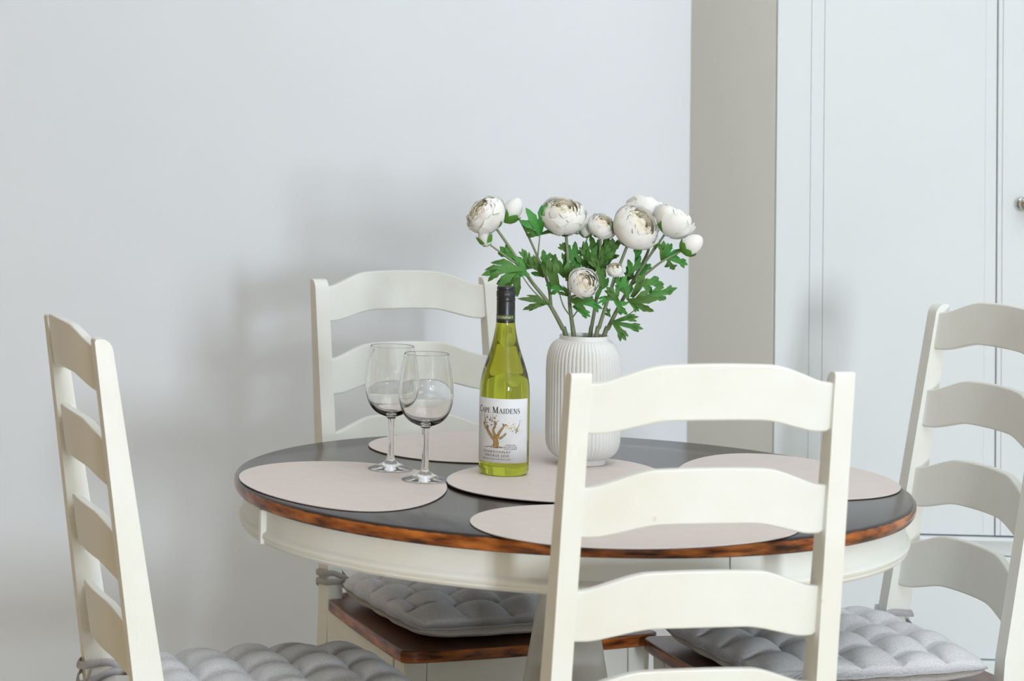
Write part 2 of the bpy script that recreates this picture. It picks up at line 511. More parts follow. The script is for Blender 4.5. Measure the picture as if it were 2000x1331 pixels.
def make_slat(idx, parent):
    zt, zb = ST[idx]
    zm = 0.5 * (zt + zb)
    half = wout(zm) - PA + 0.004
    n = 40
    th = 0.0145
    v, f = [], []
    rt, rb = 0.0275, 0.0195
    for i in range(n + 1):
        u = -1 + 2 * i / n
        au = abs(u)
        g = 0.58 * (1 - sstep(0.42, 0.93, au)) + 0.42 * (1 - au ** 2) - 0.05 * math.exp(-((au - 0.9) / 0.1) ** 2)
        g2 = 0.62 * (1 - sstep(0.35, 0.86, au)) + 0.38 * (1 - au ** 2) - 0.06 * math.exp(-((au - 0.86) / 0.1) ** 2)
        top = zt + rt * g
        bot = zb + rb * g2
        if au > 0.965:
            bot += 0.005 * ((au - 0.965) / 0.035) ** 2
        bow = -0.024 * (1 - u * u)
        for z in (bot, (bot + top) / 2, top):
            yc = y_rear(z) + 0.55 * dep(z) + bow
            v.append((u * half, yc - th / 2, z)); v.append((u * half, yc + th / 2, z))
    for i in range(n):
        a, b = i * 6, i * 6 + 6
        f += [(a, b, b + 2, a + 2), (a + 2, b + 2, b + 4, a + 4), (a + 4, b + 4, b + 5, a + 5), (a + 5, b + 5, b + 3, a + 3), (a + 3, b + 3, b + 1, a + 1), (a + 1, b + 1, b, a)]
    f += [(0, 2, 4, 5, 3, 1)]
    e = n * 6
    f += [(e, e + 1, e + 3, e + 5, e + 4, e + 2)]
    return mesh_obj('slat', v, f, M_paint, parent, bevel=0.003, seg=2, angle=50)


def make_chair(SD, WF):
    root = empty('dining_chair')
    for s in (1, -1):
        make_post(s, root)
    for i in range(4):
        make_slat(i, root)
    # seat: plank notched between the posts, softly bowed front
    R_ = [(W0 - PA - 0.001, 0.004), (W0 - PA - 0.001, 0.052), (W0 + 0.004, 0.056)]
    nfr = 14
    right = [(W0 + 0.004 + (WF - W0 - 0.004) * t + 0.004 * math.sin(PI * t), 0.056 + (SD - 0.012 - 0.056) * t) for t in (0.2, 0.4, 0.6, 0.8, 0.95)]
    front = [(WF - 0.002, SD - 0.008)] + [((WF - 0.008) * math.cos(PI * k / nfr), SD - 0.002 + 0.016 * math.sin(PI * k / nfr) ** 0.8) for k in range(1, nfr)] + [(-WF + 0.002, SD - 0.008)]
    left = [(-x, y) for x, y in reversed(right)]
    pts = R_ + right + front + left + [(-x, y) for x, y in reversed(R_)]
    prism('seat', pts, SEAT_Z - SEAT_T, SEAT_Z, M_seat, root, bevel=0.004)
    zt, zb = SEAT_Z - SEAT_T - 0.0005, SEAT_Z - SEAT_T - 0.062
    L = 0.043
    fx, fy = WF - 0.012, SD - 0.014
    for s in (1, -1):
        x0, x1 = sorted((s * fx, s * (fx - L)))
        vv, ff = boxv(x0, x1, fy - L, fy, 0, zt)
        for q in range(4):                       # taper toward the foot
            x, y, z = vv[q]
            cx_, cy_ = s * (fx - L / 2), fy - L / 2
            vv[q] = (cx_ + (x - cx_) * 0.75, cy_ + (y - cy_) * 0.75, z)
        mesh_obj('leg', vv, ff, M_paint, root, bevel=0.003)
    box('front_rail', -(fx - L - 0.0008), fx - L - 0.0008, fy - 0.021, fy - 0.002, zb, zt, M_paint, root)
    box('rear_rail', -(W0 - PA - 0.001), W0 - PA - 0.001, 0.010, 0.030, zb, zt, M_paint, root)
    for s in (1, -1):
        a = Vector((s * (W0 - 0.008), 0.046)); b = Vector((s * (fx - 0.008), fy - L - 0.001))
        d = (b - a).normalized(); nrm = Vector((-d.y, d.x)) * 0.009
        prism('side_rail', [tuple(a + nrm), tuple(a - nrm), tuple(b - nrm), tuple(b + nrm)], zb, zt, M_paint, root, bevel=0.002)
        for zz in (0.14, 0.235):
            tube('stretcher', [Vector((s * (W0 - PA / 2), y_rear(zz) + dep(zz) - 0.004, zz)), Vector((s * (fx - L / 2 - 0.002), fy - L + 0.006, zz))], 0.010, M_paint, root, n=12)
    tube('stretcher', [Vector((-(fx - L + 0.004), fy - L / 2, 0.27)), Vector((fx - L + 0.004, fy - L / 2, 0.27))], 0.011, M_paint, root, n=12)
    return root


CHAIRS = {  # x, y, turn
    'F': (0.0887, -0.6638, 0.2355), 'B': (-0.2084, 0.7426, 3.5511),
    'L': (-0.7072, -0.2764, -1.2743), 'R': (0.6972, 0.2668, 1.8542)}
LAB = {
    'F': 'cream ladderback chair in the foreground, seen from behind, overlapping the round table',
    'B': 'cream ladderback chair facing the viewer behind the table, left of the flowers',
    'L': 'cream ladderback chair standing at the far left, seen from behind at an angle',
    'R': 'cream ladderback chair in front of the cupboard at the far right edge'}
proto = {'F': make_chair(0.43, 0.23), 'B': make_chair(SD, WF)}
for i, c in enumerate('FBLR'):
    o = proto[c] if c in proto else copy_tree(proto['F' if c == 'L' else 'B'])
    x, y, t = CHAIRS[c]
    o.location = (x, y, 0); o.rotation_euler = (0, 0, t)
    tag(o, LAB[c], 'chair', 'ladderback chairs around the table')


# ------------------------------------------------------------------ seat cushions
def make_cushion(seed, tie_sides=(1, -1)):
    rnd = random.Random(seed)
    root = empty('seat_cushion')
    n = 84
    WX_, DY_ = 0.205, 0.205
    off = [rnd.uniform(-0.12, 0.12) for _ in range(12)]
    rows = 5
    v, f = [], []

    def outline(s, t):
        # square with rounded corners and slightly wavy sides
        k = 0.11
        x = s * math.sqrt(max(0, 1 - k * t * t * t * t)); y = t * math.sqrt(max(0, 1 - k * s ** 4))
        wob = 1 + 0.010 * math.sin(5 * PI * t + seed) * abs(s) ** 3
        wob2 = 1 + 0.010 * math.sin(5 * PI * s + seed) * abs(t) ** 3
        return x * WX_ * wob * (1.0 + 0.06 * t), y * DY_ * wob2

    def tuft(s, t):
        # staggered rows of puffs
        rr = (t * 0.5 + 0.5) * rows
        r = min(rows - 1, int(rr)); fr = rr - r
        c = (s * 0.5 + 0.5) * 5.0 + (0.5 if r % 2 else 0.0) + off[r]
        fc = c - math.floor(c)
        ax = abs(math.sin(PI * fc)); ay = abs(math.sin(PI * fr))
        return (ax ** 0.36) * (ay ** 0.36)

    top, bot = [], []
    for j in range(n + 1):
        t = -1 + 2 * j / n
        for i in range(n + 1):
            s = -1 + 2 * i / n
            # denser near the edge
            s2 = math.copysign(abs(s) ** 0.85, s); t2 = math.copysign(abs(t) ** 0.85, t)
            x, y = outline(s2, t2)
            e = max(0.0, (1 - abs(s2) ** 5)) * max(0.0, (1 - abs(t2) ** 5))
            edge = e ** 0.36
            q = tuft(s2, t2)
            inner = sstep(0.0, 0.35, e)
            h = 0.030 + 0.040 * edge * (1 - (0.28 + 0.5 * inner) * (1 - q))
            h += 0.002 * math.sin(7 * s2 + seed) * edge
            top.append((x, y, h))
            bot.append((x, y, 0.030 - 0.0295 * (e ** 0.38)))
    v = top + bot
    m_ = (n + 1) ** 2
    for j in range(n):
        for i in range(n):
            a = j * (n + 1) + i
            f.append((a, a + 1, a + n + 2, a + n + 1))
            f.append((m_ + a, m_ + a + n + 1, m_ + a + n + 2, m_ + a + 1))
    pad = mesh_obj('pad', v, f, M_cush, root, angle=180)
    bm = bmesh.new(); bm.from_mesh(pad.data)
    bmesh.ops.remove_doubles(bm, verts=bm.verts, dist=0.0004)
    bm.to_mesh(pad.data); bm.free(); pad.data.shade_smooth()
    ring = []
    for k in range(128):
        a = 2 * PI * k / 128
        c_, s_ = math.cos(a), math.sin(a); mm_ = max(abs(c_), abs(s_))
        x, y = outline(c_ / mm_, s_ / mm_)
        ring.append(Vector((x * 1.003, y * 1.003, 0.030)))
    ring.append(ring[0])
    tube('seam', ring, 0.0016, M_tie, root, n=6)
    # ties looped round the rear posts (local: post centre relative to the pad centre)
    for s in tie_sides:
        px_, py_ = s * (W0 - PA / 2), -CUSH_Y + 0.020
        hx, hy = PA / 2 + 0.004, D0 / 2 + 0.005
        start = Vector((s * 0.165, -0.198, 0.028))
        for (dz, sag) in ((0.016, 0.0), (0.0, -0.012)):
            loop = [start, Vector((px_ - s * hx, py_ + hy * 0.6, 0.026 + dz)), Vector((px_ - s * hx, py_ - hy * 0.7, 0.024 + dz + sag)),
                    Vector((px_ - s * hx * 0.2, py_ - hy - 0.002, 0.022 + dz + sag)), Vector((px_ + s * hx, py_ - hy * 0.7, 0.024 + dz)), Vector((px_ + s * hx, py_ + hy * 0.7, 0.028 + dz)), Vector((px_ + s * hx * 0.3, py_ + hy + 0.004, 0.03 + dz)), start + Vector((0, 0.004, 0.006))]
            tube('tie', spline(loop, 5), 0.0060, M_tie, root, n=8, flat=0.3)
        tube('tie', spline([Vector((px_ - s * hx, py_ - hy * 0.5, 0.03)), Vector((px_ - s * (hx + 0.02), py_ - hy * 0.7, 0.012)), Vector((px_ - s * (hx + 0.045), py_ - 0.01, -0.008)), Vector((px_ - s * (hx + 0.06), py_ + 0.012, -0.012))], 5), 0.0055, M_tie, root, n=8, flat=0.3)
    return root


CUSH_Y = 0.262
CL = {'F': 'grey tufted seat cushion low in the foreground, almost hidden by the nearest chair back',
      'B': 'grey tufted seat cushion under the table, on the seat of the back chair',
      'L': 'grey tufted seat cushion on the chair at the far left, cut by the lower edge',
      'R': 'grey tufted seat cushion on the chair in front of the cupboard at right'}
for i, c in enumerate('FBLR'):
    o = make_cushion(i + 1, (1,) if c == 'R' else (1, -1))
    x, y, t = CHAIRS[c]
    dy = 0.247 if c == 'F' else CUSH_Y
    if c == 'F': o.scale = (0.94, 0.90, 1.0)
    o.location = (x - math.sin(t) * dy, y + math.cos(t) * dy, SEAT_Z + 0.0006)
    o.rotation_euler = (0, 0, t)
    tag(o, CL[c], 'cushion', 'tufted grey seat cushions')

# ------------------------------------------------------------------ table
ZT, RT = 0.76, 0.535
tb = tag(empty('round_table'), 'round pedestal table with dark wooden top and cream painted apron', 'table')
RP = [(0.0005, 0.736), (0.40, 0.736), (0.524, 0.7365), (0.5305, 0.738), (0.5335, 0.742), (0.535, 0.749), (0.5345, 0.755), (0.532, 0.7585), (0.528, 0.76), (0.40, 0.76), (0.0005, 0.76)]
lathe('tabletop', RP, M_top, tb, n=160)
AP = [(0.49, 0.736), (0.5195, 0.736), (0.5195, 0.704), (0.5205, 0.7025), (0.5245, 0.700), (0.5265, 0.696), (0.5255, 0.692), (0.523, 0.6895), (0.5235, 0.687), (0.5205, 0.683), (0.514, 0.681), (0.49, 0.681), (0.49, 0.736)]


def ring_part(name, a0, a1, prof_, n, material, parent):
    v, f = [], []
    m_ = len(prof_)
    for i in range(n + 1):
        a = a0 + (a1 - a0) * i / n
        for r, z in prof_:
            v.append((r * math.cos(a), r * math.sin(a), z))
    for i in range(n):
        for k in range(m_ - 1):
            f.append((i * m_ + k, i * m_ + k + 1, (i + 1) * m_ + k + 1, (i + 1) * m_ + k))
    f.append(tuple(range(m_ - 1))); f.append(tuple(range(n * m_, n * m_ + m_ - 1)))
    return mesh_obj(name, v, f, material, parent, angle=40)


joint = [-1.235, 0.36, 1.906, 3.53]     # where the apron pieces meet
for i in range(4):
    a0, a1 = joint[i], joint[(i + 1) % 4] + (2 * PI if i == 3 else 0)
    ring_part('apron', a0 + 0.0022, a1 - 0.0022, AP, 48, M_paint, tb)
for ja in (joint[3], joint[1]):
    bb = box('apron_block', 0.4995, 0.5285, -0.0055, 0.0055, 0.683, 0.736, M_paint, tb, 0.002)
    bb.rotation_euler = (0, 0, ja)
PED = [(0.0005, 0.7355), (0.14, 0.7355), (0.14, 0.715), (0.075, 0.712), (0.070, 0.690), (0.052, 0.675), (0.045, 0.645), (0.0435, 0.61), (0.0465, 0.57), (0.054, 0.52), (0.0625, 0.47), (0.0705, 0.425), (0.076, 0.38), (0.077, 0.34), (0.071, 0.30), (0.058, 0.27), (0.052, 0.255), (0.06, 0.25), (0.064, 0.24), (0.06, 0.23), (0.068, 0.222), (0.075, 0.21), (0.075, 0.12), (0.068, 0.10), (0.0005, 0.10)]
lathe('pedestal_column', PED, M_paint, tb, n=64)
for k in range(4):
    a = PI / 4 + 0.37 + k * PI / 2
    pr = [(0.055, 0.205), (0.12, 0.200), (0.20, 0.165), (0.28, 0.100), (0.34, 0.055), (0.385, 0.042), (0.39, 0.0), (0.33, 0.0), (0.29, 0.030), (0.23, 0.085), (0.16, 0.120), (0.055, 0.120)]
    v = [(r, s * 0.026, z) for s in (-1, 1) for r, z in pr]
    n_ = len(pr)
    f = [tuple(range(n_)), tuple(range(2 * n_ - 1, n_ - 1, -1))] + [(i, n_ + i, n_ + (i + 1) % n_, (i + 1) % n_) for i in range(n_)]
    ft = mesh_obj('foot', v, f, M_paint, tb, bevel=0.005)
    ft.rotation_euler = (0, 0, a)

# ------------------------------------------------------------------ placemats
MATS = [('taupe placemat at the left of the table, under the two wine glasses', -0.3605, -0.1114, 1.7137, 0),
        ('taupe placemat at the back of the table, behind the bottle', -0.0843, 0.3513, 3.6646, 0),
        ('taupe placemat in the middle of the table, under the bottle and the vase', -0.0033, -0.0087, 4.3225, 1),
        ('taupe placemat at the front table edge, behind the nearest chair back', 0.0500, -0.4100, 3.2535, 0),
        ('taupe placemat at the right side of the table, beside the far right chair', 0.3565, 0.0918, 4.737, 0)]
MT = 0.0022
mat_mesh = None
for lab, cx, cy, an, layer in MATS:
    k_ = 0.935 if cx < -0.3 else 1.0
    root = empty('placemat', (cx + (0.004 if k_ < 1 else 0), cy, ZT + 0.0003 + layer * (MT + 0.0003)), an)
    root.scale = (1, k_, 1)
    tag(root, lab, 'placemat', 'pebble shaped placemats')
    if mat_mesh is None:
        pts = []
        for k in range(96):
            th = 2 * PI * k / 96
            x = 0.235 * math.cos(th); y = 0.17 * math.sin(th) * (1 + 0.2 * math.cos(th))
            r = math.hypot(x, y)
            pts.append((x, y))
        a = prism('surface', pts, 0.0008, MT, M_mat, root, bevel=0.0005)
        b = prism('backing', [(x * 1.002, y * 1.002) for x, y in pts], 0.0, 0.0009, M_matedge, root)
        mat_mesh = (a, b)
    else:
        for s_ in mat_mesh:
            c_ = s_.copy(); col.objects.link(c_); c_.parent = root
Z_MAT = ZT + 0.0003 + MT
Z_MAT2 = Z_MAT + MT + 0.0003

# ------------------------------------------------------------------ wine glasses
GP_out = [(0.0355, 0.1990), (0.0372, 0.190), (0.0395, 0.178), (0.0418, 0.164), (0.0432, 0.150), (0.0436, 0.140), (0.0428, 0.128), (0.0405, 0.116), (0.0365, 0.1055), (0.0310, 0.0975), (0.0240, 0.0915), (0.0160, 0.0875), (0.0095, 0.0850)]
GP_in = [(r - 0.0012, z) for r, z in GP_out[:7]] + [(0.0390, 0.1172), (0.0350, 0.1078), (0.0294, 0.1005), (0.0222, 0.0952), (0.0135, 0.0920), (0.0060, 0.0905), (0.0004, 0.0902)]
bowl_prof = list(reversed(GP_in)) + [(0.0346, 0.1995), (0.0351, 0.1996)] + GP_out + [(0.0066, 0.0825)]
stem_prof = [(0.0066, 0.0825), (0.0054, 0.077), (0.0049, 0.066), (0.0050, 0.050), (0.0053, 0.034), (0.0058, 0.022), (0.0066, 0.0165)]
foot_prof = [(0.0066, 0.0165), (0.0088, 0.0135), (0.0135, 0.0100), (0.0210, 0.0066), (0.0290, 0.0040), (0.0345, 0.0026), (0.0362, 0.0017), (0.0358, 0.0006), (0.0340, 0.0001), (0.020, 0.0006), (0.0004, 0.0012)]
lobes = lambda r, z, a, j: r * (1 + 0.014 * math.cos(10 * a) * max(0, min(1, (r - 0.012) / 0.02)))
facet = lambda r, z, a, j: r * (1 + 0.05 * math.cos(8 * a) * math.sin(PI * (z - 0.0165) / 0.066))
for lab, gx, gy in (('empty stemmed wine glass on the left placemat, farther from the bottle', -0.2822, 0.0512),
                    ('empty stemmed wine glass on the left placemat, nearer the bottle', -0.2315, -0.0546)):
    g = tag(empty('wine_glass', (gx, gy, Z_MAT + 0.0004)), lab, 'wine glass', 'pair of wine glasses')
    lathe('bowl', [(p.x, p.y) for p in spline([(r, z, 0) for r, z in bowl_prof], 3)], M_glass, g, n=128, angle=80)
    lathe('stem', stem_prof, M_glass, g, n=32, mod=facet, angle=80)
    lathe('foot', foot_prof, M_glass, g, n=80, mod=lobes, angle=80)

# ------------------------------------------------------------------ wine bottle
BX, BY, BR = -0.1014, 0.0209, 0.0402
bt = tag(empty('wine_bottle', (BX, BY, Z_MAT2 + 0.0004)), 'green wine bottle with black screw cap and white label', 'bottle')
BP = [(0.0004, 0.006), (0.018, 0.004), (0.030, 0.0), (0.0345, 0.0004), (0.0385, 0.003), (0.0400, 0.008), (0.0402, 0.013), (BR, 0.128), (0.0398, 0.138), (0.0388, 0.148), (0.0370, 0.158), (0.0343, 0.168), (0.0312, 0.178), (0.0278, 0.188), (0.0245, 0.198), (0.0216, 0.208), (0.0192, 0.218), (0.0172, 0.228), (0.0158, 0.237), (0.0150, 0.245), (0.0145, 0.250), (0.0004, 0.250)]
BPs = BP[:7] + [(p.x, p.y) for p in spline([(r, z, 0) for r, z in BP[7:-1]], 4)] + BP[-1:]
lathe('glass_body', BPs, M_green, bt, n=180, angle=50)
CP = [(0.0004, 0.3005), (0.0128, 0.3005), (0.0142, 0.2998), (0.0148, 0.2985), (0.0148, 0.2955), (0.0142, 0.2945), (0.0142, 0.2935), (0.0150, 0.2925), (0.0151, 0.2840), (0.0147, 0.2830), (0.0147, 0.2820), (0.0151, 0.2812), (0.0151, 0.2775), (0.0146, 0.2765), (0.0146, 0.2755), (0.0149, 0.2745), (0.0149, 0.2555), (0.0150, 0.2550)]
knurl = lambda r, z, a, j: r * (1 + (0.012 * math.cos(48 * a) if 6 < j < 9 else 0))
cap = lathe('screw_cap', CP, M_cap, bt, n=192, mod=knurl, angle=50)
lathe('band', [(0.0150, 0.2550), (0.01515, 0.2545), (0.01515, 0.2475), (0.0150, 0.2470)], M_capband, cap, n=64)
lathe('band_hem', [(0.0150, 0.2470), (0.0152, 0.2465), (0.0152, 0.2425), (0.0145, 0.2420)], M_cap, cap, n=64)

to_cam = math.atan2(CAM.y - BY, CAM.x - BX)
LC = to_cam - math.radians(15.5)           # centre of the front label
LZ0, LZ1 = 0.0215, 0.1235
LR = BR + 0.00035


def on_bottle(x, y, r=LR, c=None):
    """flat print coordinates (metres from the label centre line, height) -> bottle surface"""
    a = (LC if c is None else c) + x / r
    return (r * math.cos(a), r * math.sin(a), y)


nl = 40
hw = math.radians(80) * LR
v, f = [], []
for j in range(5):
    for i in range(nl + 1):
        v.append(on_bottle(-hw + 2 * hw * i / nl, LZ0 + (LZ1 - LZ0) * j / 4))
for j in range(4):
    for i in range(nl):
        a = j * (nl + 1) + i
        f.append((a, a + 1, a + nl + 2, a + nl + 1))
label = mesh_obj('label', v, f, M_label, bt, angle=80)
sol = label.modifiers.new('thickness', 'SOLIDIFY'); sol.thickness = 0.0003; sol.offset = -1

PR = LR + 0.00022


def print_polys(name, polys, material, parent, r=PR, c=None):
    v, f = [], []
    for poly in polys:
        b = len(v)
        v += [on_bottle(x, y, r, c) for x, y in poly]
        f.append(tuple(range(b, b + len(poly))))
    return mesh_obj(name, v, f, material, parent, smooth=False)


def stroke(pts, ws):
    """polyline with widths -> quads"""
    out = []
    if not isinstance(ws, (list, tuple)): ws = [ws] * len(pts)
    L, Rr = [], []
    for i, (x, y) in enumerate(pts):
        x0, y0 = pts[max(0, i - 1)]; x1, y1 = pts[min(len(pts) - 1, i + 1)]
        dx, dy = x1 - x0, y1 - y0; l = math.hypot(dx, dy) or 1
        nx, ny = -dy / l * ws[i] / 2, dx / l * ws[i] / 2
        L.append((x + nx, y + ny)); Rr.append((x - nx, y - ny))
    for i in range(len(pts) - 1):
        out.append([L[i], L[i + 1], Rr[i + 1], Rr[i]])
    return out


def arc(cx, cy, rx, ry, a0, a1, n=12):
    return [(cx + rx * math.cos(math.radians(a0 + (a1 - a0) * k / n)), cy + ry * math.sin(math.radians(a0 + (a1 - a0) * k / n))) for k in range(n + 1)]


K, T_ = 0.17, 0.07     # thick and thin strokes of the serif capitals


def serif(x, y, wd=0.30):
    return [[(x - wd / 2, y - 0.03), (x + wd / 2, y - 0.03), (x + wd / 2, y + 0.03), (x - wd / 2, y + 0.03)]]


def mod_arc(cx, cy, rx, ry, a0, a1, n=14):
    pts = arc(cx, cy, rx, ry, a0, a1, n)
    ws = [T_ + (K - T_) * abs(math.cos(math.radians(a0 + (a1 - a0) * k / n))) for k in range(n + 1)]
    return stroke(pts, ws)


GL = {
    'C': (0.78, mod_arc(0.42, 0.5, 0.34, 0.46, 50, 312) + stroke([(0.66, 0.98), (0.66, 0.72)], 0.06) + stroke([(0.68, 0.14), (0.70, 0.30)], 0.05)),
    'A': (0.86, stroke([(0.42, 1.0), (0.12, 0.03)], T_) + stroke([(0.40, 1.0), (0.73, 0.03)], K) + stroke([(0.22, 0.36), (0.62, 0.36)], T_) + serif(0.12, 0.03, 0.26) + serif(0.73, 0.03, 0.32)),
    'P': (0.70, stroke([(0.18, 0), (0.18, 1)], K) + mod_arc(0.34, 0.72, 0.27, 0.25, -90, 90, 10) + stroke([(0.18, 0.97), (0.36, 0.97)], T_) + stroke([(0.18, 0.47), (0.36, 0.47)], T_) + serif(0.18, 0.03, 0.36) + serif(0.12, 0.97, 0.24)),
    'E': (0.72, stroke([(0.18, 0), (0.18, 1)], K) + stroke([(0.06, 0.965), (0.62, 0.965)], T_) + stroke([(0.18, 0.52), (0.50, 0.52)], T_) + stroke([(0.06, 0.035), (0.64, 0.035)], T_) + stroke([(0.60, 1.0), (0.60, 0.78)], 0.06) + stroke([(0.63, 0.0), (0.65, 0.24)], 0.06) + stroke([(0.50, 0.62), (0.50, 0.42)], 0.05)),
    'M': (1.06, stroke([(0.17, 0.0), (0.17, 1.0)], T_) + stroke([(0.17, 1.0), (0.52, 0.05)], K) + stroke([(0.52, 0.05), (0.86, 1.0)], T_) + stroke([(0.86, 0), (0.86, 1)], K) + serif(0.17, 0.03, 0.28) + serif(0.86, 0.03, 0.36) + serif(0.10, 0.97, 0.22) + serif(0.92, 0.97, 0.22)),
    'I': (0.42, stroke([(0.20, 0), (0.20, 1)], K) + serif(0.20, 0.03, 0.36) + serif(0.20, 0.97, 0.36)),
    'D': (0.88, stroke([(0.18, 0), (0.18, 1)], K) + mod_arc(0.36, 0.5, 0.40, 0.46, -90, 90) + stroke([(0.05, 0.965), (0.38, 0.965)], T_) + stroke([(0.05, 0.035), (0.38, 0.035)], T_)),
    'N': (0.90, stroke([(0.17, 0), (0.17, 1)], T_) + stroke([(0.15, 1.0), (0.74, 0.0)], K) + stroke([(0.74, 0), (0.74, 1)], T_) + serif(0.17, 0.03, 0.28) + serif(0.74, 0.97, 0.28) + serif(0.10, 0.97, 0.22)),
    'S': (0.62, stroke(arc(0.31, 0.74, 0.20, 0.22, 40, 235, 10) + arc(0.31, 0.27, 0.22, 0.24, 60, -150, 12), [0.06, 0.06, 0.07, 0.08, 0.10, 0.12, 0.13, 0.14, 0.15, 0.16, 0.17, 0.17, 0.17, 0.16, 0.15, 0.14, 0.13, 0.12, 0.10, 0.08, 0.07, 0.06, 0.06, 0.06]) + stroke([(0.49, 0.98), (0.49, 0.78)], 0.05) + stroke([(0.09, 0.02), (0.09, 0.24)], 0.05)),
}


def set_title(text, width, ybase, xc=0.0):
    polys, x = [], 0.0
    big = True
    for ch in text:
        if ch == ' ':
            x += 0.30; big = True; continue
        s = 1.0 if big else 0.76
        wd, ps = GL[ch]
        for p in ps:
            polys.append([(x + a * s, b * s) for a, b in p])
        x += wd * s + 0.03; big = False
    k = width / x
    return [[(xc - width / 2 + a * k, ybase + b * k) for a, b in p] for p in polys]


print_polys('title_lettering', set_title('CAPE MAIDENS', 0.0765, 0.1005, -0.0005), M_ink, label)


def font_text(name, text, size, xc, y, material, parent, r=PR, c=None, squash=1.0, align='CENTER', spacing=1.0):
    cu = bpy.data.curves.new(name, 'FONT')
    cu.body = text; cu.size = size; cu.align_x = align; cu.resolution_u = 2; cu.space_character = spacing
    tmp = bpy.data.objects.new(name, cu); col.objects.link(tmp)
    dg = bpy.context.evaluated_depsgraph_get(); dg.update()
    me = bpy.data.meshes.new_from_object(tmp.evaluated_get(dg))
    bpy.data.objects.remove(tmp); bpy.data.curves.remove(cu)
    for vv in me.vertices:
        vv.co = on_bottle(xc + vv.co.x * squash, y + vv.co.y, r, c)
    me.materials.clear(); me.materials.append(material)
    me.name = name
    return link(bpy.data.objects.new(name, me), parent)


font_text('variety_lettering', 'CHARDONNAY', 0.0058, -0.002, 0.0372, M_ink, label, spacing=1.25)
font_text('vintage_lettering', 'VINTAGE 2020', 0.0056, -0.002, 0.0313, M_ink, label, spacing=1.2)
font_text('origin_lettering', 'WINE OF ORIGIN WESTERN CAPE', 0.0030, -0.003, 0.0266, M_ink2, label, spacing=1.1)
for k, tx in enumerate(('A bush vine', 'the natural way', 'to grow grapes')):
    font_text('motto_lettering', tx, 0.0036, 0.0215, 0.0494 - k * 0.0029, M_ink, label)
font_text('band_lettering', 'CHARDONNAY', 0.0062, 0.0, 0.2490, M_white_ink, cap, r=0.0154, c=to_cam - math.radians(38), spacing=1.1)

# vine drawing: gnarled trunk, branches, leaf dabs, pale cloud of leaves, twig
rt = random.Random(3)
gold, dark, pale = [], [], []


def wiggle(pts, amp):
    sp = [(p.x, p.y) for p in spline([(x, y, 0) for x, y in pts], 5)]
    return [(x + rt.uniform(-amp, amp), y + rt.uniform(-amp, amp)) for x, y in sp]


def branch(pts, w0, w1, outline=True):
    p = wiggle(pts, 0.0004)
    n = len(p)
    ws = [w0 + (w1 - w0) * i / (n - 1) for i in range(n)]
    gold.extend(stroke(p, ws))
    if outline:
        for sgn in (1, -1):
            q = []
            for i, (x, y) in enumerate(p):
                x0, y0 = p[max(0, i - 1)]; x1, y1 = p[min(n - 1, i + 1)]
                dx, dy = x1 - x0, y1 - y0; l = math.hypot(dx, dy) or 1
                q.append((x - dy / l * sgn * ws[i] * 0.5, y + dx / l * sgn * ws[i] * 0.5))
            dark.extend(stroke(q, 0.0005))


branch([(-0.0035, 0.046), (-0.002, 0.052), (-0.003, 0.060), (-0.001, 0.066)], 0.0095, 0.0070)
branch([(-0.004, 0.058), (-0.012, 0.066), (-0.018, 0.074), (-0.017, 0.080)], 0.0055, 0.0035)
branch([(-0.018, 0.073), (-0.024, 0.080), (-0.023, 0.088)], 0.0034, 0.0018)
branch([(-0.003, 0.064), (-0.007, 0.073), (-0.004, 0.080), (-0.005, 0.088)], 0.0042, 0.0020)
branch([(0.000, 0.064), (0.004, 0.071), (0.008, 0.077), (0.012, 0.083)], 0.0044, 0.0020)
branch([(0.003, 0.060), (0.010, 0.065), (0.014, 0.069)], 0.0034, 0.0018)
for bx_, by_ in ((-0.024, 0.089), (-0.019, 0.093), (-0.026, 0.083), (-0.021, 0.085), (-0.009, 0.087), (-0.005, 0.091), (-0.010, 0.082), (-0.003, 0.085), (0.010, 0.083), (0.014, 0.082), (-0.013, 0.090), (-0.018, 0.079)):
    for q in range(3):
        cx_, cy_ = bx_ + rt.uniform(-.0016, .0016), by_ + rt.uniform(-.0016, .0016)
        ra = rt.uniform(0.0009, 0.0018)
        poly = [(cx_ + ra * rt.uniform(.6, 1.1) * math.cos(2 * PI * k / 7), cy_ + ra * rt.uniform(.6, 1.1) * math.sin(2 * PI * k / 7)) for k in range(7)]
        (gold if q else dark).append(poly)
for sx_, sy_, ex_, ey_ in ((-0.024, 0.092, -0.026, 0.099), (-0.008, 0.090, -0.008, 0.098), (-0.006, 0.092, -0.001, 0.098), (-0.012, 0.089, -0.012, 0.096), (-0.018, 0.092, -0.020, 0.097), (-0.002, 0.086, 0.002, 0.090)):
    dark.extend(stroke([(sx_, sy_), ((sx_ + ex_) / 2 + 0.0006, (sy_ + ey_) / 2), (ex_, ey_)], [0.0009, 0.0007, 0.0003]))
dark.extend(stroke(wiggle([(-0.022, 0.0455), (-0.014, 0.0468), (-0.008, 0.0455), (0.0, 0.0458), (0.008, 0.0462)], 0.0004), 0.0009))
gold.extend(stroke(wiggle([(-0.012, 0.0475), (-0.006, 0.0485), (0.004, 0.0478), (0.010, 0.0466)], 0.0004), 0.0010))
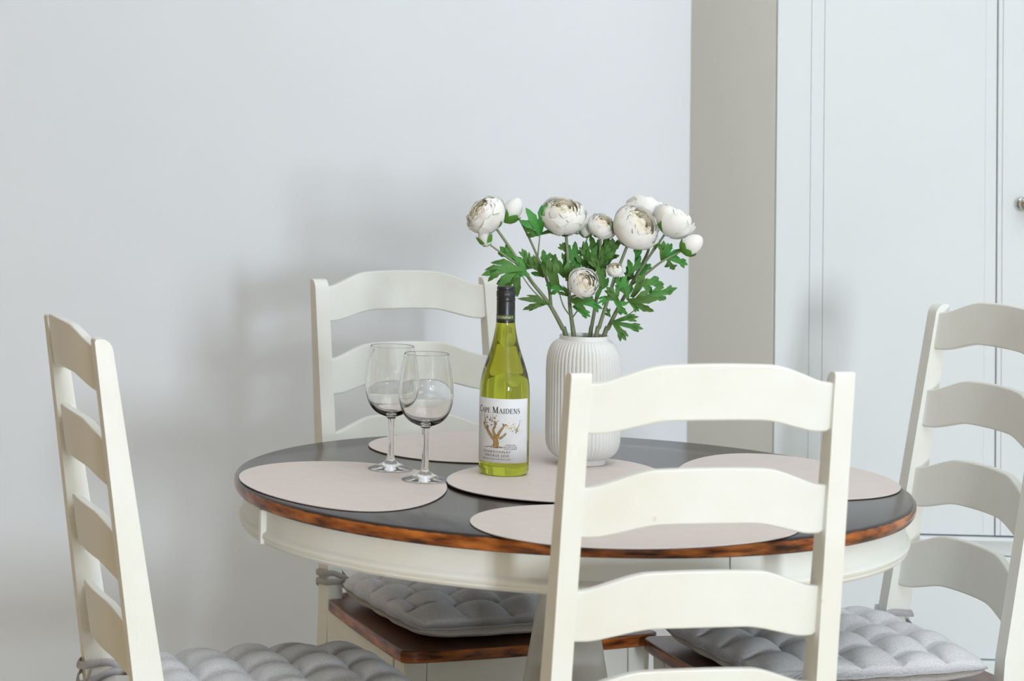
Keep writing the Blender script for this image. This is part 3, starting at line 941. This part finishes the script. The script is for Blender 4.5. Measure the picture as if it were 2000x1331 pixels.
for k in range(85):
    t = rt.random(); cx_ = 0.014 + 0.022 * t + rt.gauss(0, 0.0012); cy_ = 0.080 - 0.006 * t + rt.gauss(0, 0.0042)
    ra = rt.uniform(0.0007, 0.0015); an = rt.uniform(0, PI)
    poly = [(cx_ + ra * math.cos(an), cy_ + ra * math.sin(an)), (cx_ - 0.4 * ra * math.sin(an), cy_ + 0.4 * ra * math.cos(an)), (cx_ - ra * math.cos(an), cy_ - ra * math.sin(an)), (cx_ + 0.4 * ra * math.sin(an), cy_ - 0.4 * ra * math.cos(an))]
    (pale if k % 5 else dark).append(poly)
dark.extend(stroke(wiggle([(0.030, 0.070), (0.032, 0.076), (0.036, 0.082), (0.0385, 0.090)], 0.0002), [0.0012] * 5 + [0.0009] * 6 + [0.0005] * 5))
print_polys('vine_gold_print', gold, M_gold, label, r=PR + 0.00006)
print_polys('vine_line_print', dark, M_ink2, label, r=PR + 0.00012)
print_polys('leaf_cloud_print', pale, M_pale, label, r=PR + 0.00003)

# ------------------------------------------------------------------ vase
VX, VY = 0.0397, 0.1505
vz0 = Z_MAT2 + 0.0004
vs = empty('vase', (VX, VY, vz0))
tag(vs, 'white ribbed ceramic vase with rounded shoulders, holding the flowers', 'vase')
VB = [(0.0385, 0.0085), (0.0430, 0.0100), (0.0500, 0.0140), (0.0560, 0.0200), (0.0600, 0.0280), (0.0618, 0.0380), (0.0622, 0.0520), (0.0622, 0.1000), (0.0622, 0.1520), (0.0620, 0.1650), (0.0610, 0.1750), (0.0590, 0.1840), (0.0560, 0.1915), (0.0520, 0.1975), (0.0475, 0.2018), (0.0430, 0.2045), (0.0415, 0.2052)]
NR = 56


def flute(r, z, a, j):
    env = sstep(0.0095, 0.020, z) * (1 - sstep(0.196, 0.2045, z))
    g = abs(math.sin(NR * a / 2)) ** 0.45
    return r - 0.0019 * env * (1 - g)


lathe('ribbed_body', VB, M_vase, vs, n=NR * 10, mod=flute, angle=180)
lathe('lip', [(0.0415, 0.2052), (0.0405, 0.2065), (0.0406, 0.2105), (0.0402, 0.2118), (0.0392, 0.2120), (0.0384, 0.2112), (0.0382, 0.2060), (0.0400, 0.2010), (0.0540, 0.188), (0.0580, 0.170), (0.0585, 0.040), (0.050, 0.020), (0.0004, 0.016)], M_vase, vs, n=80, angle=60)
lathe('foot_ring', [(0.0385, 0.0090), (0.0385, 0.0020), (0.0378, 0.0), (0.0330, 0.0), (0.0325, 0.004), (0.0004, 0.004)], M_vase, vs, n=80)


# ------------------------------------------------------------------ flowers
def cv(u, v_):
    return (880 + u * 0.26, 360 + v_ * 0.26)


def fp(u, v_, dy=0.0):
    px, py = cv(u, v_)
    return at(px, py, y=VY + dy)


PX = 1.0 / 1157.0     # metres per photo pixel at the vase


def petal_data(rs, a_half, p0, p1, flare, seed, nu=8, nv=9, hz=0.86):
    """piece of a globe around +Z: azimuth +-a_half, polar angle from the base p0..p1 (degrees from -Z)"""
    rnd = random.Random(seed)
    ph = rnd.uniform(0, 6)
    v, f = [], []
    for j in range(nv + 1):
        t = j / nv
        pol = math.radians(p0 + (p1 - p0) * t)
        wd = a_half * (0.35 + 0.65 * math.sin(min(1.0, t * 1.25) * PI / 2)) * (1 - 0.55 * max(0, (t - 0.75) / 0.25) ** 2)
        for i in range(nu + 1):
            s = -1 + 2 * i / nu
            az = s * wd
            r = rs * (1 + flare * t ** 3 + 0.035 * t * math.sin(3.3 * s + ph) + 0.03 * abs(s) ** 2 * t)
            edge = t ** 4 * 0.05 * math.sin(6 * s + ph * 2)
            pp = pol + edge - 0.10 * t * s * s
            v.append((r * math.sin(pp) * math.cos(az), r * math.sin(pp) * math.sin(az), -r * hz * math.cos(pp)))
    for j in range(nv):
        for i in range(nu):
            a = j * (nu + 1) + i
            f.append((a, a + 1, a + nu + 2, a + nu + 1))
    return v, f


LAYERS = [  # radius, half width, polar start, polar end, flare, count, material, height
    (1.00, 0.78, 4, 108, 0.03, 6, M_petal, 0.86), (0.95, 0.76, 8, 120, 0.0, 6, M_petal, 0.88), (0.89, 0.76, 16, 129, 0.0, 6, M_petal, 0.90),
    (0.82, 0.80, 30, 135, 0.0, 6, M_petal, 0.92), (0.73, 0.84, 45, 139, 0.02, 5, M_petal2, 0.95), (0.63, 0.86, 60, 142, 0.02, 5, M_petal2, 1.0),
    (0.52, 0.90, 70, 145, 0.03, 5, M_petal2, 1.14), (0.41, 0.95, 75, 147, 0.04, 4, M_petal2, 1.38), (0.30, 1.05, 80, 150, 0.05, 4, M_petal2, 1.75)]
petal_meshes = []
for li, (rs, ah, p0, p1, fl, cnt, mt_, hz_) in enumerate(LAYERS):
    row = []
    for q in range(2):
        v, f = petal_data(rs, ah, p0, p1, fl, li * 7 + q, hz=hz_)
        me = bpy.data.meshes.new('petal'); me.from_pydata(v, [], f); me.materials.append(mt_); me.shade_smooth()
        row.append(me)
    petal_meshes.append(row)
core_v, core_f = lathe_data([(0.001, -0.25), (0.20, -0.15), (0.27, 0.1), (0.24, 0.34), (0.14, 0.46), (0.001, 0.48)], 16)
core_me = bpy.data.meshes.new('core'); core_me.from_pydata(core_v, [], core_f); core_me.materials.append(M_petal2); core_me.shade_smooth()
sep_v, sep_f = petal_data(1.0, 0.36, 2, 62, 0.02, 99, 4, 6)
sepal_me = bpy.data.meshes.new('sepal'); sepal_me.from_pydata(sep_v, [], sep_f); sepal_me.materials.append(M_sepal); sepal_me.shade_smooth()


def bloom(parent, centre, radius, axis, seed, layers=tuple(range(9)), stretch=1.0):
    rnd = random.Random(seed)
    q = Vector(axis).normalized().to_track_quat('Z', 'Y')
    core = link(bpy.data.objects.new('bloom', core_me), parent)
    core.location = centre; core.rotation_mode = 'QUATERNION'; core.rotation_quaternion = q
    core.scale = (radius, radius, radius * stretch)
    for li in layers:
        cnt = LAYERS[li][5]
        off = rnd.uniform(0, 6)
        for k in range(cnt):
            o = link(bpy.data.objects.new('petal', petal_meshes[li][rnd.randint(0, 1)]), core)
            s = rnd.uniform(0.95, 1.05)
            o.scale = (s, s, s * rnd.uniform(0.95, 1.05))
            o.rotation_euler = (rnd.uniform(-.06, .06), rnd.uniform(-.06, .06), off + 2 * PI * k / cnt + rnd.uniform(-.12, .12))
    sepals(core, 0.99, rnd)
    return core


def sepals(core, r, rnd, n=5, scale=0.6):
    for k in range(n):
        o = link(bpy.data.objects.new('sepal', sepal_me), core)
        o.scale = (r * 1.03, r * 1.03, r * 1.03)
        o.rotation_euler = (0, 0, 2 * PI * k / n + rnd.uniform(-.2, .2))


bud_me = {}


def bud(parent, centre, radius, axis, stretch, seed, green=0.4):
    """closed bud: egg of wrapped petals with sepals below"""
    rnd = random.Random(seed)
    q = Vector(axis).normalized().to_track_quat('Z', 'Y')
    prof = [(0.001, -1.0), (0.45, -0.9), (0.80, -0.55), (0.96, -0.1), (0.92, 0.25), (0.74, 0.6), (0.46, 0.86), (0.2, 0.98), (0.001, 1.0)]
    if 'b' not in bud_me:
        vv, ff = lathe_data(prof, 28, mod=lambda r, z, a, j: r * (1 + 0.04 * ((a * 3 / (2 * PI) + 0.35 * z) % 1.0)))
        me = bpy.data.meshes.new('bud'); me.from_pydata(vv, [], ff); me.materials.append(M_petal); me.shade_smooth(); bud_me['b'] = me
        v2, f2 = [], []
        nu, nv = 4, 7
        for j in range(nv + 1):
            t = j / nv; z = -1.02 + 1.15 * t
            # radius of the egg at this height
            rr = 0
            for (r0, z0), (r1, z1) in zip(prof, prof[1:]):
                if z0 <= max(z, -1.0) <= z1:
                    rr = r0 + (r1 - r0) * (max(z, -1.0) - z0) / (z1 - z0)
            for i in range(nu + 1):
                s = -1 + 2 * i / nu
                az = s * 0.62 * (1 - t ** 2.2) * (0.6 + 0.4 * t) * 1.6
                r_ = rr * 1.04 + 0.05 + 0.10 * t ** 3
                v2.append((r_ * math.cos(az), r_ * math.sin(az), z))
        for j in range(nv):
            for i in range(nu):
                a = j * (nu + 1) + i
                f2.append((a, a + 1, a + nu + 2, a + nu + 1))
        me2 = bpy.data.meshes.new('sepal'); me2.from_pydata(v2, [], f2); me2.materials.append(M_sepal); me2.shade_smooth(); bud_me['s'] = me2
    b = link(bpy.data.objects.new('bud', bud_me['b']), parent)
    b.location = centre; b.rotation_mode = 'QUATERNION'; b.rotation_quaternion = q; b.scale = (radius, radius, radius * stretch)
    for k in range(5):
        o = link(bpy.data.objects.new('sepal', bud_me['s']), b)
        o.rotation_euler = (0, 0, 2 * PI * k / 5 + rnd.uniform(-.3, .3)); o.scale = (1.04, 1.04, green)
        o.location = (0, 0, -1.02 + 1.02 * green)
    return b


def leaf_mesh(seed, lobes_):
    rnd = random.Random(seed)
    v, f = [], []

    def blade(o, ang, ln, wd, tooth):
        n = 9
        b = len(v)
        dx, dy = math.sin(ang), math.cos(ang)
        for k in range(n + 1):
            t = k / n
            w_ = 0.90 * wd * (0.26 + 0.70 * math.sin(PI * min(1, t * 0.62 + 0.10)) ** 1.0) * (1 - max(0, (t - 0.66) / 0.34) ** 2.0 * 0.93)
            if k in (6, 8): w_ *= 1 + tooth
            if k == 7: w_ *= 1 - tooth * 0.5
            z = 0.10 * math.sin(PI * t) - 0.10 * t * t * (1 + abs(ang)) + rnd.uniform(-.006, .006)
            x = o[0] + dx * ln * t; y = o[1] + dy * ln * t
            for s in (-1, 0, 1):
                v.append((x + dy * w_ * s, y - dx * w_ * s, z + (0.0 if s == 0 else 0.035 * (w_ / wd))))
        for k in range(n):
            a = b + k * 3
            f.extend([(a, a + 1, a + 4, a + 3), (a + 1, a + 2, a + 5, a + 4)])
    for (o, ang, ln, wd) in lobes_:
        blade(o, ang, ln, wd, rnd.uniform(0.1, 0.3))
    me = bpy.data.meshes.new('leaf'); me.from_pydata(v, [], f); me.materials.append(M_leaf); me.shade_smooth()
    return me


leaf_meshes = [
    leaf_mesh(1, [((0, 0), 0, 1.0, 0.17), ((0, 0.18), 0.75, 0.66, 0.13), ((0, 0.18), -0.75, 0.66, 0.13), ((0, 0.5), 0.5, 0.42, 0.10), ((0, 0.5), -0.5, 0.42, 0.10)]),
    leaf_mesh(2, [((0, 0), 0.12, 1.0, 0.19), ((0, 0.1), 0.9, 0.7, 0.15), ((0.03, 0.42), -0.6, 0.5, 0.13)]),
    leaf_mesh(3, [((0, 0), -0.1, 1.0, 0.16), ((0, 0.25), -0.8, 0.6, 0.13), ((0, 0.15), 0.6, 0.78, 0.14), ((0.1, 0.42), 1.15, 0.35, 0.09)]),
    leaf_mesh(4, [((0, 0), 0.0, 1.0, 0.2), ((0, 0.45), 0.55, 0.5, 0.12), ((0, 0.45), -0.55, 0.5, 0.12)]),
]


def leaf(parent, base, tip, seed, wide=1.0, kind=None):
    rnd = random.Random(seed * 13 + 5)
    base = Vector(base); tip = Vector(tip)
    d = tip - base
    yax = d.normalized()
    nrm = Vector((rnd.uniform(-.55, .55), -1, rnd.uniform(-.1, .7)))
    nrm = (nrm - yax * nrm.dot(yax)).normalized()
    xax = yax.cross(nrm)
    mw = Matrix((xax, yax, nrm)).transposed()
    o = link(bpy.data.objects.new('leaf', leaf_meshes[rnd.randint(0, 3) if kind is None else kind]), parent)
    o.rotation_mode = 'QUATERNION'; o.rotation_quaternion = mw.to_quaternion()
    o.location = base
    L = d.length
    L *= 1.08
    o.scale = (L * wide * rnd.choice((1, -1)), L, L)
    return o


def stem(parent, pts, r0, r1, per=5):
    path = spline(pts, per)
    n = len(path)
    tube('stem', path, [r0 + (r1 - r0) * i / (n - 1) for i in range(n)], M_stem, parent, n=8)


def flower(label):
    return tag(empty('ranunculus_stem', (VX, VY, vz0)), label, 'flower', 'stems in the vase')


ORG = Vector((VX, VY, vz0))
P = lambda u, v_, dy=0.0: fp(u, v_, dy) - ORG      # local to a flower root
SB = [Vector((x_, y_, 0.02)) for x_, y_ in ((0.018, 0.004), (0.010, -0.016), (-0.006, 0.014), (-0.012, -0.012), (-0.022, 0.006))]

# 1: left spray
s1 = flower('white ranunculus stem leaning left with an open bloom and two buds')
stem(s1, [SB[0], P(868, 1150, -0.006), P(845, 1090, -0.006), P(740, 900, -0.01), P(600, 720, -0.015), P(460, 500, -0.02), P(325, 305, -0.025)], 0.0046, 0.0022)
stem(s1, [P(630, 755, -0.015), P(545, 640, -0.025), P(420, 545, -0.03), P(300, 458, -0.035)], 0.0022, 0.0016)
stem(s1, [P(755, 920, -0.01), P(735, 760, -0.002), P(680, 610, 0.005), P(600, 425, 0.012), P(512, 252, 0.018)], 0.0030, 0.0017)
stem(s1, [P(655, 550, 0.006), P(662, 470, 0.004), P(672, 380, 0.0)], 0.0013, 0.0009)
bloom(s1, P(262, 228, -0.028), 40 * PX, (-0.62, -0.28, 0.60), 11)
bud(s1, P(462, 198, 0.02), 19 * PX, (0.48, -0.05, 0.85), 1.45, 21, 0.85)
bud(s1, P(258, 408, -0.036), 14 * PX, (-0.30, -0.15, 0.9), 1.2, 22, 1.35)
# 2: centre stem with the large bloom and a low bloom facing the viewer
s2 = flower('white ranunculus stem with the large centre bloom and a low bloom facing forward')
stem(s2, [SB[1], P(927, 1150, -0.012), P(918, 1080, -0.012), P(895, 900, -0.012), P(885, 640, -0.008), P(866, 350, 0.0)], 0.0044, 0.0024)
stem(s2, [P(897, 900, -0.012), P(905, 850, -0.03), P(950, 830, -0.045), P(990, 780, -0.055)], 0.0022, 0.0018)
bloom(s2, P(845, 232, 0.0), 44 * PX, (0.06, -0.50, 0.80), 12)
bloom(s2, P(1000, 742, -0.066), 29 * PX, (0.18, -0.90, 0.30), 19)
# 3: small bloom with a half-open bud
s3 = flower('white ranunculus stem with a small tilted bloom and a half-open bud beside it')
stem(s3, [SB[2], P(1048, 1150, 0.012), P(1062, 1060, 0.012), P(1100, 830, 0.01), P(1115, 620, 0.006), P(1128, 395, 0.0)], 0.0040, 0.0020)
stem(s3, [P(1085, 920, 0.012), P(1010, 720, 0.02), P(970, 600, 0.02), P(1000, 430, 0.015)], 0.0026, 0.0014)
stem(s3, [P(985, 520, 0.02), P(1010, 460, 0.022), P(1030, 395, 0.02)], 0.0014, 0.0010)
bloom(s3, P(1136, 312, 0.0), 28 * PX, (0.34, -0.55, 0.72), 14, stretch=0.95)
bud(s3, P(1020, 345, 0.02), 13 * PX, (0.1, -0.4, 0.85), 1.2, 23, 0.8)
bud(s3, P(952, 338, 0.026), 9 * PX, (-0.3, -0.2, 0.85), 1.2, 27, 1.1)
# 4: bloom right of centre and a bud
s4 = flower('white ranunculus stem with the large bloom right of centre and a round bud')
stem(s4, [SB[3], P(1092, 1150, -0.008), P(1115, 1080, -0.008), P(1170, 900, -0.012), P(1240, 690, -0.016), P(1340, 430, -0.02)], 0.0042, 0.0024)
stem(s4, [P(1195, 840, -0.014), P(1210, 760, -0.03), P(1230, 690, -0.036)], 0.0020, 0.0016)
bloom(s4, P(1392, 318, -0.022), 46 * PX, (0.55, -0.66, 0.55), 15)
bloom(s4, P(1234, 640, -0.04), 16 * PX, (-0.1, -0.55, 0.8), 16, layers=(0, 1, 2, 3, 4, 5))
# 5: right spray
s5 = flower('white ranunculus stem leaning right with two overlapping blooms and an outer bud')
stem(s5, [SB[4], P(1150, 1150, 0.004), P(1180, 1090, 0.004), P(1262, 925, 0.006), P(1370, 730, 0.012), P(1440, 600, 0.02), P(1490, 480, 0.03), P(1500, 330, 0.042)], 0.0044, 0.0020)
stem(s5, [P(1370, 730, 0.012), P(1460, 590, 0.006), P(1545, 470, 0.004), P(1635, 340, 0.004)], 0.0026, 0.0019)
stem(s5, [P(1350, 760, 0.010), P(1460, 680, -0.01), P(1590, 580, -0.02), P(1735, 502, -0.026)], 0.0026, 0.0016)
bloom(s5, P(1468, 205, 0.046), 40 * PX, (0.30, 0.35, 0.80), 17, layers=(0, 1, 2, 3, 4, 5))
bloom(s5, P(1682, 268, 0.0), 39 * PX, (0.50, -0.02, 0.80), 18)
bud(s5, P(1812, 455, -0.03), 18 * PX, (0.62, -0.20, 0.55), 1.35, 25, 0.7)
bud(s5, P(1540, 440, -0.005), 7 * PX, (0.2, -0.1, 0.9), 1.3, 26, 0.9)
stem(s5, [P(1490, 545, 0.006), P(1520, 490, -0.002), P(1538, 455, -0.005)], 0.0014, 0.0011)

LV = [  # flower, base u,v  tip u,v  depth, width, mesh
    (s1, 670, 385, 600, 185, 0.0, 1.0, 2), (s1, 672, 380, 715, 165, 0.0, .7, 3), (s1, 665, 385, 560, 300, 0.0, .9, 1), (s1, 680, 375, 800, 345, 0.004, .6, 3),
    (s1, 500, 590, 380, 480, -0.02, 1.0, 3), (s1, 560, 620, 545, 495, -0.01, 1.0, 0), (s1, 545, 640, 262, 668, -0.03, .75, 0), (s1, 530, 670, 350, 790, -0.03, .95, 1),
    (s1, 690, 655, 600, 570, 0.0, 1.0, 3), (s1, 715, 650, 715, 505, 0.012, .95, 1), (s1, 742, 905, 530, 870, -0.02, .55, 2), (s1, 590, 690, 430, 600, -0.02, .9, 2),
    (s1, 640, 640, 560, 560, 0.01, 1.0, 0), (s1, 735, 640, 790, 530, 0.02, .8, 3),
    (s2, 800, 800, 740, 585, -0.02, .9, 3), (s2, 860, 700, 775, 580, -0.02, .9, 1), (s2, 850, 790, 725, 760, -0.025, 1.0, 0), (s2, 875, 730, 905, 590, -0.015, .9, 3), (s2, 880, 720, 830, 580, -0.02, .8, 2),
    (s2, 882, 520, 825, 455, 0.004, 1.0, 3), (s2, 900, 580, 930, 430, 0.004, .9, 2), (s2, 905, 870, 1062, 850, -0.04, .8, 1), (s2, 910, 885, 1135, 925, -0.035, .5, 3), (s2, 920, 915, 1040, 990, -0.03, .7, 3), (s2, 890, 850, 820, 770, -0.01, .6, 2),
    (s3, 990, 640, 1010, 470, 0.02, .8, 0), (s3, 1040, 600, 1030, 440, 0.016, .9, 2), (s3, 1095, 640, 1080, 400, 0.01, .7, 1), (s3, 1120, 700, 1070, 560, -0.01, .8, 3), (s3, 1020, 800, 1000, 600, 0.02, .7, 1), (s3, 1110, 540, 1190, 410, 0.02, .9, 0), (s3, 960, 700, 930, 540, 0.02, .8, 3),
    (s3, 1100, 850, 1130, 640, -0.02, .8, 2), (s3, 1120, 640, 1190, 480, 0.012, .9, 3),
    (s4, 1190, 580, 1215, 425, 0.012, 1.0, 3), (s4, 1215, 560, 1250, 430, 0.014, .6, 3), (s4, 1150, 780, 1120, 620, -0.03, .8, 1), (s4, 1200, 850, 1100, 890, -0.03, .6, 2), (s4, 1260, 880, 1180, 780, -0.03, 1.0, 0), (s4, 1230, 870, 1310, 985, -0.035, .8, 1), (s4, 1250, 800, 1310, 690, -0.03, .9, 2), (s4, 1160, 700, 1150, 570, 0.0, .8, 1),
    (s5, 1390, 650, 1410, 455, 0.01, .55, 3), (s5, 1330, 690, 1440, 560, 0.0, .7, 1), (s5, 1590, 575, 1600, 440, -0.01, .9, 3), (s5, 1595, 570, 1720, 480, -0.012, .9, 2), (s5, 1640, 560, 1775, 600, -0.02, .8, 3), (s5, 1630, 565, 1690, 640, -0.02, .9, 1),
    (s5, 1400, 735, 1595, 730, -0.01, .75, 1), (s5, 1360, 850, 1450, 690, -0.02, .8, 3), (s5, 1440, 850, 1695, 785, -0.02, .5, 0), (s5, 1330, 875, 1550, 880, -0.03, .8, 2), (s5, 1345, 885, 1410, 950, -0.03, .9, 3), (s5, 1330, 870, 1300, 700, -0.02, .8, 0),
    (s5, 1225, 1038, 1395, 995, -0.01, .55, 3), (s5, 1228, 1040, 1435, 1085, -0.014, .5, 3), (s5, 1222, 1040, 1310, 1160, -0.014, .8, 3), (s5, 1200, 1000, 1180, 930, -0.01, .8, 1), (s5, 1300, 800, 1250, 700, 0.0, .9, 3), (s5, 1360, 700, 1330, 620, 0.0, .9, 1),
    (s3, 1070, 700, 1040, 560, 0.02, .9, 0), (s2, 860, 640, 870, 520, 0.01, .9, 3), (s4, 1170, 640, 1230, 500, 0.02, 1.0, 1), (s5, 1280, 760, 1370, 660, 0.015, 1.0, 3), (s1, 700, 700, 650, 590, 0.01, 1.0, 1), (s3, 1050, 820, 1090, 690, 0.02, .9, 2), (s5, 1420, 690, 1500, 600, 0.02, .8, 3),
]
for i, (par, u0, v0, u1, v1, dy, wd, kd) in enumerate(LV):
    leaf(par, P(u0, v0, dy), P(u1, v1, dy + random.uniform(-.02, .015)), i, wd, kd)
# leaf stalks
stem(s5, [P(1262, 925, 0.006), P(1300, 900, -0.01), P(1440, 850, -0.02)], 0.0014, 0.001)
stem(s5, [P(1195, 1060, 0.004), P(1205, 1040, -0.006), P(1225, 1038, -0.012)], 0.0015, 0.0012)
stem(s5, [P(1225, 1030, 0.0), P(1330, 985, -0.012), P(1420, 915, -0.02)], 0.0012, 0.0008)
stem(s1, [P(760, 900, -0.012), P(700, 890, -0.02), P(640, 860, -0.022)], 0.0013, 0.0010)
stem(s1, [P(745, 915, -0.012), P(620, 800, -0.024), P(530, 680, -0.03)], 0.0015, 0.0010)
stem(s2, [P(915, 1010, -0.012), P(850, 920, -0.016), P(812, 800, -0.02)], 0.0014, 0.0010)
stem(s2, [P(918, 1000, -0.012), P(965, 930, -0.02), P(970, 880, -0.028)], 0.0012, 0.0009)
